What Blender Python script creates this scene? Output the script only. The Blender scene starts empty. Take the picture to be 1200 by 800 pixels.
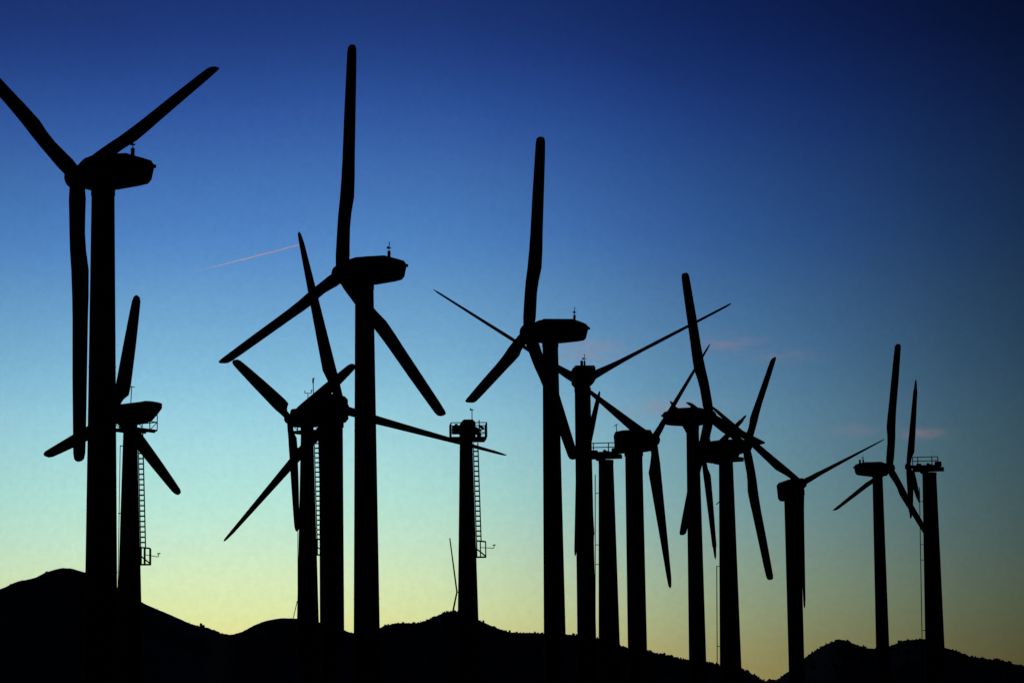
import bpy, math, random
from mathutils import Vector, Matrix, noise
random.seed(7)
sc = bpy.context.scene
R = math.radians
PI = math.pi

# ------------------------------------------------------------------ camera
EYE = 1.7
PITCH, ROLL = math.atan(471 / 3500), 355 / 26000
fw = Vector((0, math.cos(PITCH), math.sin(PITCH)))
r0, u0 = Vector((1, 0, 0)), Vector((0, -math.sin(PITCH), math.cos(PITCH)))
rt = r0 * math.cos(ROLL) - u0 * math.sin(ROLL)
up = u0 * math.cos(ROLL) + r0 * math.sin(ROLL)
cam_data = bpy.data.cameras.new('camera')
cam_data.sensor_width = 36.0
cam_data.lens = 105.0
cam_data.clip_start, cam_data.clip_end = 0.5, 120000.0
cam = bpy.data.objects.new('camera', cam_data)
sc.collection.objects.link(cam)
m = Matrix((rt, up, -fw)).transposed().to_4x4()
m.translation = Vector((0, 0, EYE))
cam.matrix_world = m
sc.camera = cam

# ------------------------------------------------------------------ sky
SUN_EL, SUN_AZ = R(-1.5), -0.095            # the sun has just set behind the hills, left of the middle
# afterglow: (elevation, linear r, g, b) and the falloff with bearing from the sunset
SKY=[(-0.0200,0.7400,0.5500,0.1500),(0.0120,0.8100,0.5800,0.1754),(0.0228,0.8050,0.6300,0.1980),(0.0336,0.7800,0.7250,0.2814),(0.0443,0.7240,0.8124,0.3975),(0.0551,0.6635,0.8231,0.5046),(0.0659,0.5702,0.8111,0.6053),(0.0767,0.4890,0.7925,0.6686),(0.0875,0.4294,0.7547,0.7072),(0.0983,0.3756,0.6983,0.7350),(0.1090,0.3189,0.6336,0.7449),(0.1198,0.2515,0.5422,0.7158),(0.1306,0.2019,0.4618,0.6797),(0.1414,0.1636,0.3915,0.6396),(0.1522,0.1300,0.3279,0.6037),(0.1630,0.0968,0.2678,0.5795),(0.1737,0.0745,0.2187,0.5404),(0.1845,0.0608,0.1810,0.4795),(0.1953,0.0475,0.1451,0.4303),(0.2061,0.0362,0.1131,0.3841),(0.2169,0.0272,0.0856,0.3246),(0.2277,0.0202,0.0632,0.2605),(0.2384,0.0156,0.0481,0.2107),(0.2492,0.0129,0.0393,0.1792),(0.2600,0.0110,0.0329,0.1549),(0.3000,0.0070,0.0200,0.1000),(0.3600,0.0042,0.0124,0.0630),(0.4500,0.0027,0.0080,0.0393),(0.6000,0.0017,0.0049,0.0224),(0.9000,0.0008,0.0018,0.0060),(1.5700,0.0004,0.0008,0.0030)]
AZ=[(-3.1500,0.0040),(-1.6000,0.0120),(-0.9000,0.0500),(-0.6000,0.1563),(-0.4500,0.3000),(-0.3300,0.5185),(-0.2500,0.7200),(-0.2000,0.8556),(-0.1778,0.8900),(-0.1556,0.9300),(-0.1333,0.9766),(-0.1111,0.9972),(-0.0889,0.9976),(-0.0667,0.9818),(-0.0444,0.9553),(-0.0222,0.8977),(0.0000,0.8008),(0.0222,0.6936),(0.0444,0.5800),(0.0667,0.4759),(0.0889,0.3831),(0.1111,0.3052),(0.1333,0.2236),(0.1556,0.1576),(0.1778,0.1150),(0.2000,0.0915),(0.3000,0.0500),(0.4500,0.0328),(0.8000,0.0184),(1.6000,0.0080),(3.1500,0.0040)]
# faint sunset-lit wisps: bearing, elevation, half width, half height, amount
WISPS = [(0.0255, 0.1300, 0.0120, 0.0040, 0.36), (0.0735, 0.1315, 0.0100, 0.0028, 0.27), (0.1375, 0.1000, 0.0065, 0.0016, 0.44),
         (0.1160, 0.1018, 0.0110, 0.0018, 0.15), (0.0500, 0.1110, 0.0160, 0.0028, 0.26), (0.0900, 0.1270, 0.0100, 0.0020, 0.18)]
world = bpy.data.worlds.new('World')
sc.world = world
world.use_nodes = True
nt = world.node_tree
nt.nodes.clear()
N, L = nt.nodes.new, nt.links.new
def math_node(op, a, b=None, c=None):
    n = N('ShaderNodeMath'); n.operation = op
    for i, v in enumerate((a, b, c)):
        if v is None: continue
        if isinstance(v, (int, float)): n.inputs[i].default_value = v
        else: L(v, n.inputs[i])
    return n.outputs[0]
def ramp_node(fac, stops):
    n = N('ShaderNodeValToRGB'); cr = n.color_ramp; cr.interpolation = 'LINEAR'
    while len(cr.elements) < len(stops): cr.elements.new(0.5)
    for e, s in zip(cr.elements, stops):
        e.position = s[0]; e.color = (s[1], s[2], s[3], 1)
    L(fac, n.inputs[0]); return n.outputs[0]
tc = N('ShaderNodeTexCoord')
sep = N('ShaderNodeSeparateXYZ'); L(tc.outputs['Generated'], sep.inputs[0])
el = math_node('ARCSINE', sep.outputs[2])
az = math_node('ARCTAN2', sep.outputs[0], sep.outputs[1])
# a little uneven air, so that the bands of colour are not ruled lines
nz = N('ShaderNodeTexNoise'); nz.inputs['Scale'].default_value = 9.0; nz.inputs['Detail'].default_value = 3.0
L(tc.outputs['Generated'], nz.inputs['Vector'])
el_n = math_node('ADD', el, math_node('MULTIPLY', math_node('SUBTRACT', nz.outputs[0], 0.5), 0.010))
E0, E1 = -0.02, 1.57
sky_fac = math_node('DIVIDE', math_node('SUBTRACT', el_n, E0), E1 - E0)
def deeper(e):
    t = max(0.0, min(1.0, (e - 0.19) / 0.05)); return 1 - .17 * t, 1 - .12 * t, 1 - .05 * t
sky_col = ramp_node(sky_fac, [((e - E0) / (E1 - E0), *(c * k for c, k in zip((r, g, b), deeper(e)))) for e, r, g, b in SKY])
az_fac = math_node('DIVIDE', math_node('ADD', az, 3.15), 6.30)
def bluer(a):                               # away from the sunset the low sky turns from yellow to slate blue
    t = max(0.0, min(1.0, (a + 0.03) / 0.12)); return 1 - .21 * t, 1 - .10 * t, 1 + .15 * t
az_col = ramp_node(az_fac, [((a + 3.15) / 6.30, *(g * k for k in bluer(a))) for a, g in AZ])
glow = N('ShaderNodeVectorMath'); glow.operation = 'MULTIPLY'
L(sky_col, glow.inputs[0]); L(az_col, glow.inputs[1])
# wisps
mp = N('ShaderNodeMapping'); mp.inputs['Scale'].default_value = (110, 110, 420)
L(tc.outputs['Generated'], mp.inputs[0])
nz2 = N('ShaderNodeTexNoise'); nz2.inputs['Scale'].default_value = 1.0; nz2.inputs['Detail'].default_value = 4.0
L(mp.outputs[0], nz2.inputs['Vector'])
total = None
for (a0, e0, sa, se, k) in WISPS:
    da = math_node('DIVIDE', math_node('SUBTRACT', az, a0), sa)
    de = math_node('DIVIDE', math_node('SUBTRACT', el, e0), se)
    q = math_node('ADD', math_node('MULTIPLY', da, da), math_node('MULTIPLY', de, de))
    gsn = math_node('MULTIPLY', math_node('EXPONENT', math_node('MULTIPLY', q, -1.0)), k)
    total = gsn if total is None else math_node('ADD', total, gsn)
nmask = N('ShaderNodeMapRange'); nmask.inputs[1].default_value = 0.28; nmask.inputs[2].default_value = 0.62
L(nz2.outputs[0], nmask.inputs[0])
wmask = math_node('MULTIPLY', total, nmask.outputs[0])
mix = N('ShaderNodeMix'); mix.data_type = 'RGBA'
L(wmask, mix.inputs[0]); L(glow.outputs[0], mix.inputs[6])
mix.inputs[7].default_value = (0.36, 0.21, 0.22, 1)
# the physical twilight sky underneath
sky = N('ShaderNodeTexSky'); sky.sky_type = 'NISHITA'; sky.sun_disc = False
sky.sun_elevation = SUN_EL; sky.sun_rotation = SUN_AZ
nis = N('ShaderNodeVectorMath'); nis.operation = 'SCALE'; nis.inputs['Scale'].default_value = 0.0015
L(sky.outputs[0], nis.inputs[0])
addn = N('ShaderNodeVectorMath'); addn.operation = 'ADD'
L(mix.outputs[2], addn.inputs[0]); L(nis.outputs[0], addn.inputs[1])
gn = N('ShaderNodeTexNoise'); gn.inputs['Scale'].default_value = 420.0; gn.inputs['Detail'].default_value = 3.0; gn.inputs['Roughness'].default_value = 0.7
L(tc.outputs['Generated'], gn.inputs['Vector'])
gm = N('ShaderNodeMapRange'); gm.inputs[1].default_value = 0.25; gm.inputs[2].default_value = 0.75; gm.inputs[3].default_value = 0.955; gm.inputs[4].default_value = 1.045
L(gn.outputs[0], gm.inputs[0])
uneven = N('ShaderNodeVectorMath'); uneven.operation = 'SCALE'
L(addn.outputs[0], uneven.inputs[0]); L(gm.outputs[0], uneven.inputs['Scale'])
bg = N('ShaderNodeBackground'); bg.inputs['Strength'].default_value = 1.0
L(uneven.outputs[0], bg.inputs[0])
wo = N('ShaderNodeOutputWorld'); L(bg.outputs[0], wo.inputs[0])

# sun: already under the horizon for everything on the ground, still on the contrail high up
sd = bpy.data.lights.new('sun', 'SUN'); sd.energy = 2.0; sd.angle = R(0.5); sd.color = (1.0, 0.78, 0.84)
sun = bpy.data.objects.new('sun', sd); sc.collection.objects.link(sun)
dirn = Vector((math.sin(SUN_AZ) * math.cos(SUN_EL), math.cos(SUN_AZ) * math.cos(SUN_EL), math.sin(SUN_EL)))
sun.rotation_euler = dirn.to_track_quat('Z', 'Y').to_euler()
sun.location = (0, 0, 60)

vs = sc.view_settings
sc.display_settings.display_device = 'sRGB'
vs.view_transform = 'Standard'; vs.look = 'None'; vs.exposure = 0.0; vs.gamma = 1.0; vs.use_curve_mapping = False
sc.cycles.max_bounces = 6

# ------------------------------------------------------------------ materials
def make_mat(name, c1, c2, scale, rough, spec=0.3, stretch=(1, 1, 1), bump=0.0):
    mt = bpy.data.materials.new(name); mt.use_nodes = True
    t = mt.node_tree; b = t.nodes['Principled BSDF']
    co = t.nodes.new('ShaderNodeTexCoord'); mpn = t.nodes.new('ShaderNodeMapping'); mpn.inputs['Scale'].default_value = stretch
    no = t.nodes.new('ShaderNodeTexNoise'); no.inputs['Scale'].default_value = scale; no.inputs['Detail'].default_value = 6
    cr = t.nodes.new('ShaderNodeValToRGB')
    cr.color_ramp.elements[0].position = 0.3; cr.color_ramp.elements[1].position = 0.7
    cr.color_ramp.elements[0].color = (*c1, 1); cr.color_ramp.elements[1].color = (*c2, 1)
    t.links.new(co.outputs['Object'], mpn.inputs[0]); t.links.new(mpn.outputs[0], no.inputs['Vector'])
    t.links.new(no.outputs[0], cr.inputs[0]); t.links.new(cr.outputs[0], b.inputs['Base Color'])
    b.inputs['Roughness'].default_value = rough
    b.inputs['Specular IOR Level'].default_value = spec
    if bump:
        bn = t.nodes.new('ShaderNodeBump'); bn.inputs['Strength'].default_value = bump
        t.links.new(no.outputs[0], bn.inputs['Height']); t.links.new(bn.outputs[0], b.inputs['Normal'])
    return mt
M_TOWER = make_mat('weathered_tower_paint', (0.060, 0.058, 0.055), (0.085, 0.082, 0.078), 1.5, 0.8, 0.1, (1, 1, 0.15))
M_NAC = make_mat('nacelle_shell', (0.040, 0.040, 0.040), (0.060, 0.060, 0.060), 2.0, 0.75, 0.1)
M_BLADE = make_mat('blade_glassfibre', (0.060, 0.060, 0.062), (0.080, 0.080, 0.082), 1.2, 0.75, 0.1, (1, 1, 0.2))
M_STEEL = make_mat('dull_galvanised_steel', (0.05, 0.05, 0.05), (0.075, 0.075, 0.075), 8.0, 0.7, 0.15)
M_SOIL = make_mat('dry_soil', (0.045, 0.037, 0.028), (0.09, 0.075, 0.055), 0.06, 0.95, 0.05, bump=0.3)
M_HILL = make_mat('dry_hillside', (0.016, 0.015, 0.011), (0.032, 0.028, 0.020), 0.02, 0.95, 0.05)
M_SCRUB = make_mat('desert_scrub', (0.018, 0.022, 0.010), (0.035, 0.040, 0.020), 0.8, 0.95, 0.05)

# ------------------------------------------------------------------ mesh helpers
class MB:
    def __init__(s): s.v, s.f = [], []
    def add(s, verts, faces):
        o = len(s.v); s.v += [tuple(p) for p in verts]; s.f += [[o + i for i in f] for f in faces]
    def box(s, a, b):
        (x0, y0, z0), (x1, y1, z1) = a, b
        s.add([(x0, y0, z0), (x1, y0, z0), (x1, y1, z0), (x0, y1, z0), (x0, y0, z1), (x1, y0, z1), (x1, y1, z1), (x0, y1, z1)],
              [(0, 3, 2, 1), (4, 5, 6, 7), (0, 1, 5, 4), (1, 2, 6, 5), (2, 3, 7, 6), (3, 0, 4, 7)])
    def rings(s, rings, cap=True):
        n = len(rings[0]); v = [p for r in rings for p in r]; f = []
        for i in range(len(rings) - 1):
            for j in range(n):
                k = (j + 1) % n
                f.append((i * n + j, i * n + k, (i + 1) * n + k, (i + 1) * n + j))
        if cap:
            f.append(tuple(range(n - 1, -1, -1))); f.append(tuple((len(rings) - 1) * n + j for j in range(n)))
        s.add(v, f)
    def tube(s, a, b, r, r2=None, n=8):
        a, b = Vector(a), Vector(b); d = (b - a).normalized()
        x = d.cross(Vector((0, 0, 1)) if abs(d.z) < 0.9 else Vector((1, 0, 0))).normalized(); y = d.cross(x)
        r2 = r if r2 is None else r2
        s.rings([[p + x * (q * math.cos(2 * PI * i / n)) + y * (q * math.sin(2 * PI * i / n)) for i in range(n)] for p, q in ((a, r), (b, r2))])
    def lathe_z(s, prof, n=40, cx=0, cy=0):
        s.rings([[(cx + q * math.cos(2 * PI * i / n), cy + q * math.sin(2 * PI * i / n), z) for i in range(n)] for z, q in prof])
    def lathe_x(s, prof, n=24, cy=0, cz=0):
        s.rings([[(x, cy + q * math.cos(2 * PI * i / n), cz + q * math.sin(2 * PI * i / n)) for i in range(n)] for x, q in prof])
    def mesh(s, name, mat, smooth=False):
        me = bpy.data.meshes.new(name); me.from_pydata(s.v, [], s.f); me.update()
        import bmesh
        bm = bmesh.new(); bm.from_mesh(me); bmesh.ops.recalc_face_normals(bm, faces=bm.faces); bm.to_mesh(me); bm.free()
        if smooth:
            me.polygons.foreach_set('use_smooth', [True] * len(me.polygons))
            me.set_sharp_from_angle(angle=R(35))
        me.materials.append(mat)
        return me
def link(name, me, parent=None, mat=None, bevel=0.0):
    o = bpy.data.objects.new(name, me); sc.collection.objects.link(o)
    if parent: o.parent = parent
    if mat is not None: o.matrix_local = mat
    if bevel:
        b = o.modifiers.new('bevel', 'BEVEL'); b.width = bevel; b.segments = 2; b.limit_method = 'ANGLE'
    return o
def thing(name, label, cat, loc, group=None):
    o = bpy.data.objects.new(name, None); sc.collection.objects.link(o)
    o.location = loc; o['label'] = label; o['category'] = cat; o.empty_display_size = 0.5
    if group: o['group'] = group
    return o

# ------------------------------------------------------------------ ground and hills
def ground_z(x, y):
    r = math.hypot(x, y)
    k = 1 / (1 + (r / 500) ** 4)
    return k * (0.35 * noise.noise(Vector((x / 60, y / 60, 1.3))) + 0.1 * noise.noise(Vector((x / 14, y / 14, 4.1)))) * min(1, r / 25)
mb = MB()
rad = [0.5, 3, 6, 10, 15, 22, 30, 40, 52, 66, 82, 100, 120, 142, 166, 192, 220, 250, 285, 325, 375, 440, 530, 680, 900, 1300, 2000, 3500, 7000, 15000, 40000]
na = 180
mb.rings([[(r * math.cos(2 * PI * i / na), r * math.sin(2 * PI * i / na), ground_z(r * math.cos(2 * PI * i / na), r * math.sin(2 * PI * i / na))) for i in range(na)] for r in rad], cap=False)
mb.add([(0.5 * math.cos(2 * PI * i / na), 0.5 * math.sin(2 * PI * i / na), ground_z(0.5, 0)) for i in range(na)], [tuple(range(na))])
g = link('ground', mb.mesh('ground', M_SOIL, True)); g['kind'] = 'structure'

PROFILE=[(-0.18158,0.04852),(-0.17056,0.05266),(-0.16420,0.05543),(-0.15949,0.05625),(-0.15505,0.05819),(-0.14975,0.05943),(-0.14276,0.05813),(-0.13434,0.05414),(-0.12507,0.04873),(-0.11889,0.04572),(-0.11185,0.04271),(-0.10707,0.04069),(-0.10200,0.03924),(-0.09523,0.03720),(-0.09213,0.03773),(-0.08648,0.04049),(-0.08195,0.04186),(-0.07657,0.04237),(-0.07317,0.04233),(-0.06524,0.04084),(-0.05732,0.03820),(-0.05392,0.03732),(-0.04965,0.03811),(-0.04510,0.03905),(-0.03941,0.04026),(-0.03230,0.04045),(-0.02687,0.04237),(-0.02202,0.04401),(-0.01889,0.04397),(-0.01237,0.04091),(-0.00699,0.03857),(-0.00161,0.03694),(0.00920,0.03623),(0.01659,0.03584),(0.02057,0.03550),(0.02709,0.03428),(0.03471,0.03162),(0.03782,0.03087),(0.04432,0.02950),(0.05195,0.02797),(0.05730,0.02648),(0.06323,0.02569),(0.06774,0.02491),(0.07533,0.02311),(0.07979,0.02079),(0.08343,0.01933),(0.08541,0.01958),(0.08998,0.02232),(0.09574,0.02701),(0.09975,0.02947),(0.10375,0.03166),(0.10772,0.03271),(0.11106,0.03167),(0.11885,0.02943),(0.12392,0.03033),(0.12901,0.03206),(0.13517,0.03237),(0.14178,0.02959),(0.14619,0.02811),(0.15058,0.02636),(0.15858,0.02510),(0.16736,0.02299),(0.17832,0.02113)]
def lerp_profile(a):
    if a <= PROFILE[0][0]:
        d = PROFILE[0][0] - a; return max(0.018, PROFILE[0][1] - d * 0.22) + 0.006 * noise.noise(Vector((a * 14, 0.3, 0))) * min(1, d * 25)
    if a >= PROFILE[-1][0]:
        d = a - PROFILE[-1][0]; return max(0.014, PROFILE[-1][1] - d * 0.10) + 0.006 * noise.noise(Vector((a * 14, 0.3, 0))) * min(1, d * 25)
    n = len(PROFILE)
    for i in range(n - 1):
        if PROFILE[i + 1][0] >= a:
            break
    x0, y0 = PROFILE[i]; x1, y1 = PROFILE[i + 1]; h = x1 - x0; t = (a - x0) / h
    def sl(j):
        if j <= 0 or j >= n - 1: return (PROFILE[min(j + 1, n - 1)][1] - PROFILE[max(j - 1, 0)][1]) / (PROFILE[min(j + 1, n - 1)][0] - PROFILE[max(j - 1, 0)][0])
        a_, b_ = (PROFILE[j][1] - PROFILE[j - 1][1]) / (PROFILE[j][0] - PROFILE[j - 1][0]), (PROFILE[j + 1][1] - PROFILE[j][1]) / (PROFILE[j + 1][0] - PROFILE[j][0])
        return 0 if a_ * b_ <= 0 else 2 * a_ * b_ / (a_ + b_)
    m0, m1 = sl(i), sl(i + 1)
    return (2*t**3-3*t**2+1)*y0 + (t**3-2*t**2+t)*h*m0 + (-2*t**3+3*t**2)*y1 + (t**3-t**2)*h*m1
def sstep(a, b, x):
    t = max(0, min(1, (x - a) / (b - a))); return t * t * (3 - 2 * t)
def crest_dist(a):
    return 1000 + 300 * sstep(-0.103, -0.088, a) - 180 * sstep(0.078, 0.090, a)
HW = 520.0
def hill_z(a, t):
    D = crest_dist(a); zc = EYE + D * math.tan(lerp_profile(a)); r = D + t * HW
    x, y = r * math.sin(a), r * math.cos(a)
    rough = 0.22 * noise.fractal(Vector((x / 9, y / 9, 2.0)), 0.9, 2.1, 4)
    if t <= 0: s = max(0.0, 1 + t) ** 1.35
    else: s = 1 / (1 + (1.6 * t) ** 2)
    gul = noise.fractal(Vector((x / 90, y / 90, 7.0)), 0.9, 2.0, 4) * 4.5 * (1 - s) * s * 2.2
    z = zc * s + rough * (0.4 + s) + (gul if t < 0 else 0)
    if t <= -0.999: z = -3.0
    return x, y, z
azs = [-1.0 + 0.02 * i for i in range(39)] + [-0.22 + 0.0004 * i for i in range(1101)] + [0.24 + 0.02 * i for i in range(39)]
ts = [-1.0, -0.95, -0.9, -0.82, -0.74, -0.66, -0.58, -0.5, -0.43, -0.36, -0.3, -0.24, -0.19, -0.14, -0.1, -0.07, -0.045, -0.025, -0.012, 0, 0.012, 0.03, 0.06, 0.12, 0.25, 0.5, 1.0, 1.8]
hv = [hill_z(a, t) for a in azs for t in ts]
nt_ = len(ts)
hf = [(i * nt_ + j, (i + 1) * nt_ + j, (i + 1) * nt_ + j + 1, i * nt_ + j + 1) for i in range(len(azs) - 1) for j in range(nt_ - 1)]
mb = MB(); mb.add(hv, hf)
h = link('hills', mb.mesh('hills', M_HILL, True)); h['kind'] = 'structure'

# low scrub along the crests: uncountable, one object
mb = MB()
def tuft(x, y, z, s):
    for _ in range(random.choice((2, 3, 3, 4))):
        cx, cy = x + random.uniform(-.5, .5) * s, y + random.uniform(-.5, .5) * s
        w, hh = s * random.uniform(.28, .5), s * random.uniform(.55, 1.15)
        n = 6; a0 = random.random() * 6
        base = [(cx + w * .6 * math.cos(a0 + 2*PI*i/n), cy + w * .6 * math.sin(a0 + 2*PI*i/n), z - .3) for i in range(n)]
        mid = [(cx + w * random.uniform(.7, 1.2) * math.cos(a0 + 2*PI*i/n), cy + w * random.uniform(.7, 1.2) * math.sin(a0 + 2*PI*i/n), z + hh * random.uniform(.3, .6)) for i in range(n)]
        top = [(cx + w * random.uniform(.2, .6) * math.cos(a0 + 2*PI*i/n), cy + w * random.uniform(.2, .6) * math.sin(a0 + 2*PI*i/n), z + hh * random.uniform(.75, 1.0)) for i in range(n)]
        mb.rings([base, mid, top])
def density(a):
    if a < -0.095: return 0.04, 0.14
    if a < -0.055: return 0.12, 0.22
    if a < 0.020: return 0.75, 0.6
    if a < 0.085: return 1.0, 0.95
    if a < 0.12: return 0.5, 0.5
    return 0.6, 0.5
a = -0.2
while a < 0.2:
    d, s = density(a)
    if random.random() < d and noise.noise(Vector((a * 260, 0, 0))) > -0.32:
        x, y, z = hill_z(a, random.uniform(-0.012, 0.006)); tuft(x, y, z, s * random.choice((.5, .7, .8, 1.0, 1.25)))
    a += 0.00042
for _ in range(1500):
    a = random.uniform(-0.2, 0.2); t = -random.random() ** 1.5 * 0.6
    x, y, z = hill_z(a, t); tuft(x, y, z, random.uniform(.4, 1.1) * (.35 if a < -0.055 else 1))
for da in (0, 0.0006):
    x, y, z = hill_z(-0.1048 + da, -0.002); tuft(x, y, z, 1.1)
s_ = link('scrub', mb.mesh('scrub', M_SCRUB)); s_['kind'] = 'stuff'

# ------------------------------------------------------------------ turbines
T = {
'T1': dict(x=-17.07,y=123.32,H=25.58,o=1.34,yaw=-117.9,ph=63.8,tilt=2.3,R=12.00, z1=24.31,r1=0.487,z2=9.29,r2=0.645),
'T2': dict(x=-27.83,y=215.89,H=25.75,o=1.43,yaw=-121.4,ph=113.4,tilt=3.5,R=9.00, z1=23.32,r1=0.543,z2=14.35,r2=0.788),
'T3': dict(x=-7.53,y=151.34,H=25.72,o=1.36,yaw=-119.0,ph=-1.9,tilt=1.8,R=12.13, z1=23.05,r1=0.497,z2=7.61,r2=0.657),
'T4': dict(x=-16.36,y=235.84,H=27.51,o=1.73,yaw=-123.7,ph=64.6,tilt=3.2,R=8.98, z1=26.15,r1=0.508,z2=13.99,r2=0.800),
'T5': dict(x=-11.55,y=188.34,H=22.94,o=1.48,yaw=156.9,ph=12.8,tilt=3.1,R=11.91, z1=20.66,r1=0.755,z2=10.95,r2=0.763),
'T7': dict(x=2.26,y=174.90,H=25.73,o=1.34,yaw=-107.6,ph=116.1,tilt=2.9,R=11.97, z1=22.66,r1=0.484,z2=8.13,r2=0.636),
'T8': dict(x=4.79,y=203.26,H=26.37,o=1.35,yaw=185.2,ph=57.2,tilt=-1.6,R=12.00, z1=24.27,r1=0.550,z2=9.14,r2=0.638),
'T10': dict(x=9.61,y=237.87,H=25.57,o=1.84,yaw=117.1,ph=63.0,tilt=4.5,R=11.95, z1=22.58,r1=0.700,z2=9.35,r2=0.761),
'T11': dict(x=13.60,y=225.34,H=26.00,o=1.39,yaw=104.8,ph=14.5,tilt=3.3,R=11.94, z1=24.01,r1=0.489,z2=7.92,r2=0.647),
'T12': dict(x=18.54,y=260.00,H=26.99,o=1.95,yaw=62.6,ph=43.2,tilt=3.1,R=12.02, z1=24.41,r1=0.645,z2=8.11,r2=0.932),
'T13': dict(x=26.35,y=282.58,H=25.46,o=1.42,yaw=33.0,ph=66.3,tilt=8.2,R=11.99, z1=23.05,r1=0.753,z2=8.98,r2=0.740),
'T14': dict(x=34.59,y=283.33,H=27.20,o=1.30,yaw=111.3,ph=105.2,tilt=1.1,R=11.93, z1=25.84,r1=0.491,z2=10.49,r2=0.621),
'T15': dict(x=21.01,y=294.83,H=29.54,o=2.39,yaw=-119.4,ph=60.5,tilt=-1.0,R=10.06, z1=27.44,r1=0.643,z2=8.96,r2=0.972),
'T16': dict(x=43.47,y=311.60,H=29.79,o=2.16,yaw=-100.6,ph=10.3,tilt=2.7,R=9.19, z1=28.63,r1=0.737,z2=11.74,r2=0.982),
'T9': dict(x=8.99,y=289.70,H=29.52,o=2.17,yaw=-98.0,ph=-42.0,tilt=2.0,R=9.28, z1=27.16,r1=0.748,z2=11.87,r2=1.010),

}
KIND = dict(T1='boat', T3='boat', T7='boat', T8='boat', T11='boat', T12='boat', T14='boat', T5='box', T10='box', T13='box', T2='wedge', T4='wedge', T9='open', T15='open', T16='open')
PITCH_COS = dict(T1=(.0,-.05,-.2), T2=(.6,.3,-.3), T3=(.12,)*3, T4=(-.6,-.3,-.6), T5=(.40,-.22,-.34), T7=(.09,)*3, T8=(.05,)*3, T10=(.15, 0, -.5), T11=(.09,.09,-.3), T12=(.2,)*3, T13=(-.2,)*3, T14=(.09,)*3, T9=(.0,)*3, T15=(-.4,0,-.4), T16=(.0,)*3)
LABEL = dict(
 T1='large wind turbine at far left, one blade hanging straight down, another cut off',
 T2='wind turbine with broad blades, half hidden by the far left tower, ladder beside it',
 T3='wind turbine with the highest blade tip in view, towering left of centre',
 T4='wind turbine with broad stubby blades and a ladder, just left of the thick box-headed tower',
 T5='box-headed wind turbine whose blades reach the contrail and cross behind the bladeless ladder tower',
 T7='wind turbine at centre with boat-shaped head pointing right and one blade straight up',
 T8='wind turbine with head seen end-on, two thin blades spread in a wide V',
 T9='headless-looking wind turbine with handrail on top between two towers, rotor mostly hidden',
 T10='box-headed wind turbine with one wide blade hanging in open sky, right of a handrail-topped tower',
 T11='wind turbine in the crowded cluster whose long top blade leans left of vertical',
 T12='wind turbine in the crowded cluster with one blade up to the right, one down right',
 T13='lowest box-headed wind turbine, thick tower, standing alone between the cluster and the right pair',
 T14='wind turbine near the right end, boat-shaped head pointing left, one blade straight up',
 T15='wind turbine hidden in the crowded cluster, only narrow pointed blades and a deck showing',
 T16='far right wind turbine with open handrailed deck and narrow rotor seen edge-on',
)
TAB = {
 'boat': [(.025,.33,.33,.60),(.08,.38,.40,.62),(.2,.38,.41,.50),(.26,.36,.48,.44),(.33,.30,.62,.38),(.42,.26,.61,.32),(.5,.24,.57,.33),(.7,.25,.51,.26),(.9,.23,.45,.19),(.97,.22,.41,.16),(.99,.18,.35,.07),(.997,.10,.25,.05),(1.0,.02,.12,.03)],
 'box': [(.025,.30,.30,.58),(.1,.32,.34,.55),(.16,.36,.55,.48),(.22,.36,.80,.42),(.4,.32,.66,.32),(.7,.26,.42,.2),(.93,.2,.24,.11),(.985,.12,.18,.07),(1,.02,.06,.03)],
 'wedge': [(.03,.26,.26,.48),(.1,.28,.30,.45),(.135,.3,.45,.4),(.175,.34,.80,.34),(.24,.35,.84,.31),(.35,.34,.8,.26),(.6,.32,.68,.2),(.85,.28,.52,.14),(.95,.25,.44,.1),(.985,.17,.32,.07),(1,.03,.1,.03)],
 'open': [(.03,.22,.22,.40),(.1,.25,.28,.38),(.17,.25,.50,.30),(.4,.22,.44,.22),(.7,.18,.33,.15),(.87,.16,.27,.11),(.885,.11,.22,.10),(.97,.08,.13,.06),(1,.02,.03,.03)],
}
BASE_R = dict(boat=12.0, box=12.0, wedge=9.0, open=9.19)
def blade_mesh(kind):
    tab = TAB[kind]; RR = BASE_R[kind]
    st = []
    for i in range(len(tab) - 1):
        a_, b_ = tab[i], tab[i + 1]; k = max(1, int((b_[0] - a_[0]) / 0.04))
        st += [tuple(a_[j] + (b_[j] - a_[j]) * q / k for j in range(4)) for q in range(k)]
    st.append(tab[-1])
    rings = []; n = 20
    for (r, le, te, th) in st:
        tw = R(4) * (0.35 - r)
        ring = []
        for i in range(n):
            th_ = 2 * PI * i / n
            x = (le - te) / 2 + (le + te) / 2 * math.cos(th_)
            full = 0.62 + 0.38 * math.cos(th_)                      # thicker towards the leading edge
            round_ = min(1, max(0, (r - .08) / .2))
            y = th / 2 * math.sin(th_) * (1 - round_ + round_ * full)
            ring.append((x * math.cos(tw) - y * math.sin(tw), x * math.sin(tw) + y * math.cos(tw), r * RR))
        rings.append(ring)
    b = MB(); b.rings(rings); return b.mesh('blade', M_BLADE, True)
BLADES = {k: blade_mesh(k) for k in TAB}

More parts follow.
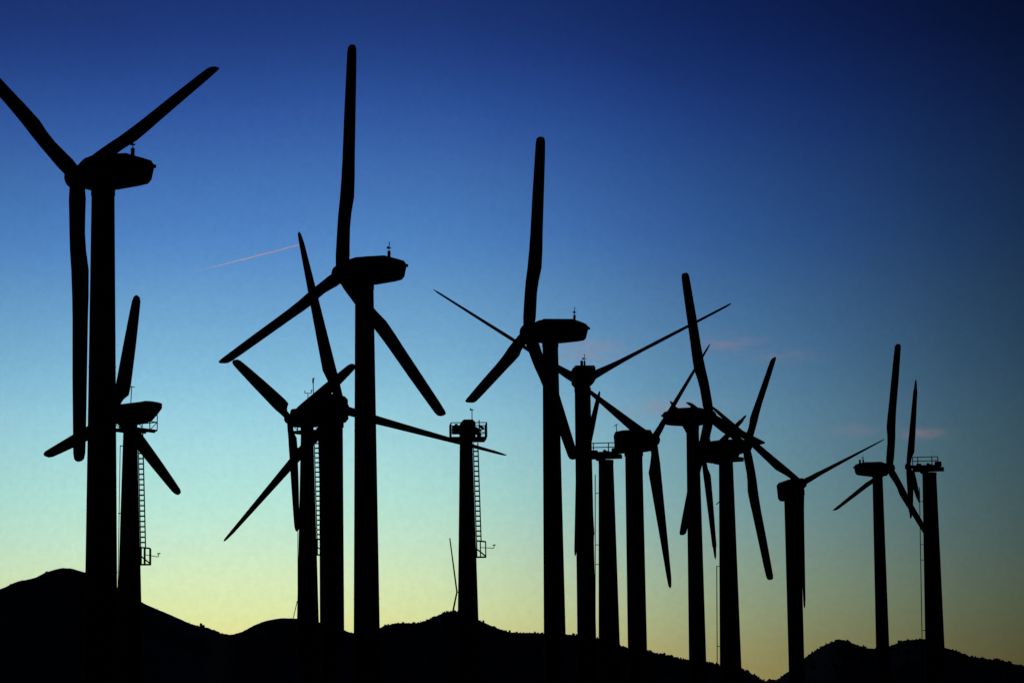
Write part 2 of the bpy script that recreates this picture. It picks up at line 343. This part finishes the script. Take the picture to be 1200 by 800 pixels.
def octo(x, hw, zb, zt, cb, ct, skew=0.0):
    return [(px + skew * (zt - pz), py, pz) for px, py, pz in [(x, -hw + cb, zb), (x, hw - cb, zb), (x, hw, zb + cb), (x, hw, zt - ct), (x, hw - ct, zt), (x, -hw + ct, zt), (x, -hw, zt - ct), (x, -hw, zb + cb)]]
def nacelle_mesh(kind, o):
    b = MB()
    if kind == 'boat':
        b.rings([octo(*q) for q in ((o - .33, .44, -.44, .42, .2, .2), (o - .45, .58, -.55, .54, .24, .16), (o - .75, .68, -.59, .66, .28, .14), (.2, .74, -.60, .73, .32, .12), (-.5, .75, -.59, .74, .32, .10), (-1.56, .73, -.48, .73, .24, .10), (-2.06, .66, -.41, .57, .14, .14, .12), (-2.20, .60, -.33, .42, .10, .12, .22))])
        b.box((-2.29, -.57, .24), (-1.95, .57, .38))                # rain lip over the tail louvre
        b.rings([octo(*q) for q in ((.35, .40, .69, .785, .03, .05), (-.25, .40, .69, .785, .03, .05))])   # roof hatch
    elif kind == 'box':
        b.rings([octo(*q) for q in ((o - .30, .50, -.60, .55, .2, .2), (o - .48, .74, -.92, .78, .22, .22), (.2, .78, -.96, .85, .2, .22), (-1.25, .78, -.94, .85, .2, .22), (-1.40, .70, -.82, .74, .2, .22))])
    elif kind == 'wedge':
        b.rings([octo(*q) for q in ((o - .28, .36, -.42, .42, .14, .14), (o - .4, .5, -.68, .74, .15, .15), (0, .57, -.76, .82, .12, .14), (-1.2, .57, -.58, .92, .12, .14), (-1.7, .56, -.40, .98, .12, .10), (-2.2, .52, .05, .95, .12, .10), (-2.55, .46, .46, .86, .06, .06))])
    return b.mesh('nacelle', M_NAC)
def hub_mesh(kind, k=1.0):
    b = MB()
    if kind == 'open':
        b.lathe_x([(-.55 * k, .16), (-.2 * k, .18), (-.2 * k, .34 * k), (.16 * k, .34 * k), (.28 * k, .24 * k), (.33 * k, .08 * k)])
    elif kind == 'wedge':
        b.lathe_x([(-.34, .22), (-.28, .40), (.22, .40), (.36, .30), (.42, .10)])
    else:
        b.lathe_x([(-.42, .30), (-.36, .50), (.20, .50), (.36, .42), (.47, .28), (.52, .10)])
    return b.mesh('rotor_hub', M_NAC, True)
def mast_mesh(kind):
    b = MB()
    if kind == 'boat':
        b.box((-.06, -.06, 0), (.06, .06, .34)); b.tube((0, 0, .3), (0, 0, .82), .022)
        b.tube((-.12, 0, .50), (.12, 0, .50), .02); b.tube((0, -.14, .5), (0, .14, .5), .02)
        b.lathe_z([(.44, .03), (.46, .07), (.54, .07), (.56, .03)], 10, .0, .10)
    elif kind == 'vane':
        b.tube((0, 0, 0), (0, 0, 1.34), .032); b.tube((-.17, -.17, 1.26), (.17, .17, 1.30), .026); b.tube((-.16, .16, 1.2), (.12, -.12, 1.34), .02)
    else:                                                            # U-shaped bracket with cup wheel and vane
        b.tube((0, 0, 0), (0, 0, 1.0), .03)
        b.tube((-.22, -.14, 1.0), (.22, .14, 1.0), .026); b.tube((-.22, -.14, 1.0), (-.22, -.14, 1.20), .03); b.tube((.22, .14, 1.0), (.22, .14, 1.22), .03)
        b.lathe_z([(1.18, .02), (1.2, .07), (1.26, .07), (1.28, .02)], 10, -.24, -.15)
    return b.mesh('anemometer_mast', M_STEEL)

def make_tower(root, p, top, collar=.025):
    def rz(z): return p['r1'] + (p['r2'] - p['r1']) * (p['z1'] - z) / (p['z1'] - p['z2'])
    b = MB(); zb = -0.3
    prof = [(zb, rz(zb) + .16), (.12, rz(0) + .16), (.12, rz(.12))]
    for fz in (top * .36, top * .70):
        prof += [(fz - .03, rz(fz)), (fz - .03, rz(fz) + .008), (fz + .03, rz(fz) + .008), (fz + .03, rz(fz))]
    prof += [(top - .30, rz(top)), (top - .30, rz(top) + collar), (top, rz(top) + collar)]
    b.lathe_z(prof, 48)
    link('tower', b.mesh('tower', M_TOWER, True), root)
    return rz
def make_ladder(root, rz, ztop, zbot, gate_arm):
    b = MB(); w0, w1 = .05, .40
    b.tube((rz(zbot) + w0, 0, zbot), (rz(ztop) + w0, 0, ztop), .04); b.tube((rz(zbot) + w1, 0, zbot), (rz(ztop) + w1, 0, ztop), .046)
    z = zbot
    while z < ztop:
        b.tube((rz(z) + w0, 0, z), (rz(z) + w1, 0, z), .062, n=6); z += .38
    z = zbot + .6
    while z < ztop:
        b.tube((rz(z) - .05, 0, z), (rz(z) + w0, 0, z), .03); z += 3.0
    lad = link('ladder', b.mesh('ladder', M_STEEL), root)
    g_ = MB(); r = rz(zbot); x0, x1 = r + .06, r + .74; y0, y1 = -.3, .3; za, zb_ = zbot - 1.22, zbot + .02
    for y in (y0, y1):
        for (A, B) in (((x0, y, za), (x1, y, za)), ((x0, y, zb_), (x1, y, zb_ - .08)), ((x1, y, za), (x1, y, zb_ - .08)), ((x0, y, za), (x0, y, zb_)), ((x0 + .28, y, za), (x0 + .28, y, zb_)), ((x0, y, (za + zb_) / 2), (x1, y, za + .06))):
            g_.tube(A, B, .042)
    for (x, z) in ((x0, za), (x1, za), (x1, zb_ - .08), (x0, zb_)):
        g_.tube((x, y0, z), (x, y1, z), .032)
    g_.box((x0 - .05, y0, za - .05), (x1 + .02, y1, za + .03))
    link('climb_guard', g_.mesh('climb_guard', M_STEEL), lad)
    a_ = MB(); zm = (za + zb_) / 2 + .02
    e = Vector((x1 + .62, y0, zm + gate_arm))
    a_.tube((x0 + .3, y0 - .04, zm + .06), e, .026); a_.tube(e, e + Vector((.03, 0, .22)), .026); a_.tube(e + Vector((-.09, 0, .23)), e + Vector((.15, 0, .25)), .04)
    link('bracket_arm', a_.mesh('bracket_arm', M_STEEL), lad)
def make_conduit(root, rz, ztop, off, stands, zbot=0.0, r=.028, close=False):
    b = MB()
    b.tube((-rz(zbot) - (-.02 if close else off), 0, zbot), (-rz(ztop) - off, 0, ztop), r)
    for z in stands: b.tube((-rz(z) - off, 0, z), (-rz(z) + .06, 0, z), .035)
    link('cable_conduit', b.mesh('cable_conduit', M_STEEL), root)
def make_platform(root, mat, x0, x1, hw, zf, rail=1.1):
    b = MB(); b.box((x0, -hw, zf - .10), (x1, hw, zf + .03))
    for x in (x0 + .2, (x0 + x1) / 2, x1 - .2): b.box((x - .05, -hw + .05, zf - .20), (x + .05, hw - .05, zf - .10))
    pl = link('service_platform', b.mesh('service_platform', M_STEEL), root, mat)
    q = MB(); c = [(x0, -hw), (x1, -hw), (x1, hw), (x0, hw)]
    for i in range(4):
        (ax, ay), (bx, by) = c[i], c[(i + 1) % 4]
        for zz in (zf + rail * .52, zf + rail): q.tube((ax, ay, zz), (bx, by, zz), .036)
        for s_ in (0, .33, .67): q.tube((ax + (bx - ax) * s_, ay + (by - ay) * s_, zf), (ax + (bx - ax) * s_, ay + (by - ay) * s_, zf + rail), .036)
        q.tube((ax, ay, zf + rail * .52), (ax + (bx - ax) * .33, ay + (by - ay) * .33, zf + .05), .03)
    link('railing', q.mesh('railing', M_STEEL), pl)

GROUP = 'wind turbines on the plain in front of the hills'
first = {}
for key, p in T.items():
    kind = KIND[key]; k = p['R'] / BASE_R[kind]
    gz = ground_z(p['x'], p['y'])
    root = thing('wind_turbine', LABEL[key], 'wind turbine', (p['x'], p['y'], gz), GROUP)
    H, o = p['H'] - gz, p['o']
    p['z1'] -= gz; p['z2'] -= gz
    yw, tl = R(p['yaw']), R(p['tilt'])
    a_ = Vector((math.cos(tl) * math.sin(yw), -math.cos(tl) * math.cos(yw), math.sin(tl)))
    hor = Vector((math.cos(yw), math.sin(yw), 0))
    v = hor.cross(a_); v = v if v.z > 0 else -v
    Y = v.cross(a_)
    nm = Matrix((a_, Y, v)).transposed().to_4x4(); nm.translation = Vector((0, 0, H + {'T14': -.2, 'T13': -.2}.get(key, 0)))
    under = {'boat': -.60, 'box': -.95, 'wedge': -.76, 'open': -.62 * k}[kind]
    rz = make_tower(root, p, H + under + .02, .06 if kind == 'box' else .025)
    if kind != 'open':
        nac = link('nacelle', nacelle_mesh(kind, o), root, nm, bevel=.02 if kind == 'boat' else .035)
    if kind == 'boat':
        if 'mb' not in first: first['mb'] = mast_mesh('boat')
        if key != 'T11': link('anemometer_mast', first['mb'], nac, Matrix.Translation((-1.47, 0, .70)))
        if key in ('T8', 'T14'):
            b = MB(); b.lathe_z([(0, .14), (.08, .14), (.08, .10), (.36, .10), (.42, .05)], 14); link('warning_lamp', b.mesh('warning_lamp', M_STEEL, True), nac, Matrix.Translation((-1.70, .22, .62)))
    elif kind == 'box':
        if 'mv' not in first: first['mv'] = mast_mesh('vane')
        if key == 'T5': link('anemometer_mast', mast_mesh('cup'), nac, Matrix.Translation((-1.15, .62 if Y.x < 0 else -.62, .60)))
        if key == 'T10': link('anemometer_mast', first['mv'], nac, Matrix.Translation((-1.46, 0, .05)))
    elif kind == 'wedge':
        if key == 'T2': link('anemometer_mast', first.setdefault('mv', mast_mesh('vane')), nac, Matrix.Translation((.0, 0, .78)))
        else: link('anemometer_mast', mast_mesh('cup'), nac, Matrix.Translation((.0, 0, 1.0)))
        pm = nm.copy(); pm = Matrix.Rotation(math.atan2(a_.y, a_.x), 4, 'Z'); pm.translation = Vector((0, 0, H))
        make_platform(root, pm, -1.46, .62, 1.3, -1.1)
        if key == 'T2':
            make_ladder(root, rz, H - 1.2, 16.1 - gz, -.12); make_conduit(root, rz, 23.55 - gz, .18, (23.5 - gz, 18.6 - gz), 10.0, close=True)
        else:
            make_ladder(root, rz, H - 1.2, 17.9 - gz, .0); make_conduit(root, rz, 25.2 - gz, .22, (25.15 - gz, 19.8 - gz), 14.0, close=True)
            b = MB(); b.tube((-rz(13) - .05, .5, 13.1 - gz), (-1.95, .8, 8.6 - gz), .03); b.tube((-1.95, .8, 8.6 - gz), (-2.6, 1.2, 0), .03)
            link('stay_cable', b.mesh('stay_cable', M_STEEL), root)
    if kind == 'open':
        pm = Matrix.Rotation(math.atan2(a_.y, a_.x), 4, 'Z'); pm.translation = Vector((0, 0, H))
        b = MB()
        b.box((-1.0 * k, -.62 * k, -.45 * k), (1.70 * k, .62 * k, .18 * k)); b.box((-1.52 * k, -.62 * k, -.45 * k), (-1.0 * k - .003, .62 * k, -.08 * k)); b.box((.1 * k, -.55 * k, -.62 * k), (.95 * k, .55 * k, -.45 * k - .003))
        bed = link('bedplate', b.mesh('bedplate', M_STEEL), root, pm, bevel=.03)
        b = MB(); b.lathe_x([(-1.30 * k, .20 * k), (-1.26 * k, .29 * k), (-.62 * k, .29 * k), (-.58 * k, .2 * k)], 20, 0, .27 * k); link('generator', b.mesh('generator', M_STEEL, True), root, pm)
        b = MB(); b.box((.80 * k, -.42 * k, .183 * k), (1.32 * k, .42 * k, .36 * k)); b.lathe_x([(1.70 * k, .2 * k), (o - .3 * k, .16 * k)], 16, 0, .05 * k); link('gearbox', b.mesh('gearbox', M_STEEL), root, pm, bevel=.04)
        b = MB(); b.lathe_z([(.183 * k, .16 * k), (.36 * k, .16 * k), (.40 * k, .08 * k)], 12, .1 * k, .2 * k); b.box((-.3 * k, -.3 * k, .183 * k), (-.05 * k, .1 * k, .30 * k)); link('brake_unit', b.mesh('brake_unit', M_STEEL), root, pm)
        q = MB(); hw = .72 * k; xs = (1.66 * k, 1.12 * k, -.34 * k, -.95 * k)
        for y in ((hw,) if (pm.to_3x3() @ Vector((0, 1, 0))).y < 0 else (-hw,)):
            for zz in (.58 * k, 1.0 * k): q.tube((xs[0], y, zz), (xs[3], y, zz), .045)
            for x in xs: q.tube((x, y * .84, .0), (x, y, .2 * k), .045); q.tube((x, y, .2 * k), (x, y, 1.0 * k), .05)
        link('railing', q.mesh('railing', M_STEEL), bed)
        st = {'T16': (27.7, (26.2, 21.7, 20.1, 12.8)), 'T9': (27.5, (25.7, 20.7, 18.8)), 'T15': (18.8, (18.75, 10.9))}[key]
        make_conduit(root, rz, st[0] - gz, .33, [z - gz for z in st[1]], r=.045)
        if key == 'T15':
            b = MB(); b.tube((-rz(25.2) + .1, 0, 25.25 - gz), (-rz(25.2) - .36, 0, 24.85 - gz), .05); link('cable_bracket', b.mesh('cable_bracket', M_STEEL), root)
    # rotor
    hubp = Vector((0, 0, H)) + a_ * o
    hm = nm.copy(); hm.translation = hubp
    hk = 'open' if kind == 'open' else 'wedge' if kind == 'wedge' else 'boat'
    link('rotor_hub', first.setdefault('h' + hk, hub_mesh(hk, k)), root, hm)
    cone = {'open': R(4.5), 'wedge': R(3.6)}.get(kind, 0.0)
    for i in range(3):
        ph = R(p['ph']) + i * 2 * PI / 3
        bd = v * math.cos(ph) + hor * math.sin(ph)
        td = hor * -math.cos(ph) + v * math.sin(ph)                 # a quarter turn on from the blade, seen from the hub side
        C_ = PITCH_COS[key][i]; S_ = math.sqrt(1 - C_ * C_)
        X = S_ * a_ + C_ * td
        Zb = bd
        if cone:
            Zb = bd * math.cos(cone) - a_ * math.sin(cone)
            X = (X - Zb * X.dot(Zb)).normalized()
        Yb = Zb.cross(X)
        bmx = Matrix((X, Yb, Zb)).transposed().to_4x4() @ Matrix.Scale(k, 4)
        bmx.translation = hubp
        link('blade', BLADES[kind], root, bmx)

# ------------------------------------------------------------------ the tower without a rotor
x6, y6, H6 = -3.61, 227.0, 25.85
gz = ground_z(x6, y6)
root = thing('rotorless_turbine_tower', 'narrow tower without blades, railed work platform on top, ladder on its right side', 'turbine tower', (x6, y6, gz))
p6 = dict(z1=24.41 - gz, r1=15.2 / 2 * .0652, z2=11.74 - gz, r2=23.6 / 2 * .0652)
H = H6 - gz
rz = make_tower(root, p6, H - 1.0)
pm = Matrix.Rotation(R(-86), 4, 'Z'); pm.translation = Vector((0, 0, H))
b = MB(); b.rings([octo(*q) for q in ((1.0, .42, -.85, .25, .12, .2), (.85, .56, -.98, .36, .1, .22), (-1.3, .58, -.98, .38, .1, .22), (-1.5, .5, -.9, .28, .1, .22))])
nac = link('nacelle', b.mesh('nacelle', M_NAC), root, pm @ Matrix.Translation((0, .14, 0)), bevel=.03)
b = MB(); b.tube((0, 0, 0), (0, 0, .92), .034); b.tube((-.1, -.12, .84), (.1, .12, .84), .03); b.box((-.06, -.16, .84), (.04, -.06, .98)); link('anemometer_mast', b.mesh('anemometer_mast', M_STEEL), nac, Matrix.Translation((-.4, .36, .36)))
pq = pm @ Matrix.Translation((0, .17, 0))
make_platform(root, pq, -1.1, 1.1, 1.36, -1.02, 1.1)
b = MB(); b.box((-.5, -1.06, -.66), (.35, -.48, -.04)); b.box((-.2, -.86, -.04), (.2, -.62, .10)); link('equipment_box', b.mesh('equipment_box', M_STEEL), root, pm, bevel=.05)
b = MB(); b.tube((-.2, .55, -.25), (-.2, 1.12, -.80), .22, .15, 12); b.tube((-.2, .6, -.15), (-.2, 1.2, -.42), .12, .09, 10); b.box((-.42, .85, -.95), (.2, 1.15, -.62)); b.tube((.3, 1.0, -1.0), (.3, 1.0, .36), .045); b.tube((.3, 1.0, -.1), (.3, 1.36, -.3), .12, .10, 10); link('hoist_winch', b.mesh('hoist_winch', M_STEEL), root, pm)
make_ladder(root, rz, H - 1.35, 17.0 - gz, .0)

# bent whip pole leaning by that tower
b = MB(); P = [Vector((-4.96, 228.2, 17.33)), Vector((-4.46, 228.2, 13.22)), Vector((-4.78, 228.2, 11.74)), Vector((-5.3, 228.2, ground_z(-5.3, 228.2)))]
org = P[-1].copy()
for i, (ra, rb) in enumerate(((.045, .06), (.06, .07), (.07, .10))): b.tube(P[i + 1] - org, P[i] - org, rb, ra)
b.tube(P[1] - org, P[1] - org + Vector((.5, -.2, .0)), .04)
o_ = link('leaning_pole', b.mesh('leaning_pole', M_STEEL)); o_.location = org
o_['label'] = 'thin bent pole leaning left beside the tower that has no blades'; o_['category'] = 'pole'

# ------------------------------------------------------------------ contrail, still in the sun
cmat = bpy.data.materials.new('sunlit_vapour'); cmat.use_nodes = True
t = cmat.node_tree; t.nodes.clear()
out = t.nodes.new('ShaderNodeOutputMaterial'); mx = t.nodes.new('ShaderNodeMixShader'); tr = t.nodes.new('ShaderNodeBsdfTransparent')
tl_ = t.nodes.new('ShaderNodeBsdfTranslucent'); tl_.inputs[0].default_value = (0.85, 0.80, 0.80, 1)
co = t.nodes.new('ShaderNodeTexCoord'); sx = t.nodes.new('ShaderNodeSeparateXYZ')
cr = t.nodes.new('ShaderNodeValToRGB'); els = cr.color_ramp.elements
els[0].position = 0.0; els[0].color = (0, 0, 0, 1); els[1].position = 1.0; els[1].color = (.34, .34, .34, 1)
for ps, vl in ((.25, .06), (.58, .36), (.78, .54)):
    e = els.new(ps); e.color = (vl, vl, vl, 1)
t.links.new(co.outputs['Generated'], sx.inputs[0]); t.links.new(sx.outputs[0], cr.inputs[0])
t.links.new(cr.outputs[0], mx.inputs[0]); t.links.new(tr.outputs[0], mx.inputs[1]); t.links.new(tl_.outputs[0], mx.inputs[2]); t.links.new(mx.outputs[0], out.inputs[0])
A, B = Vector((-1680, 15000, 2382)), Vector((-1078, 15000, 2530))
b = MB(); rings = []; n = 40
for i in range(n + 1):
    s_ = i / n; c = (B - A) * s_
    rr = (3.3 + 2.2 * (1 - s_)) * (1 + .25 * noise.noise(Vector((s_ * 14, 3, 0))))
    c = c + Vector((0, 0, 2.0 * noise.noise(Vector((s_ * 6, 9, 0)))))
    rings.append([c + Vector((-.24 * rr * math.cos(2*PI*j/10), rr * math.sin(2*PI*j/10), rr * math.cos(2*PI*j/10))) for j in range(10)])
b.rings(rings)
o_ = link('contrail', b.mesh('contrail', cmat, True)); o_.location = A
o_['label'] = 'thin pink contrail in the blue sky left of the highest blade'; o_['category'] = 'contrail'
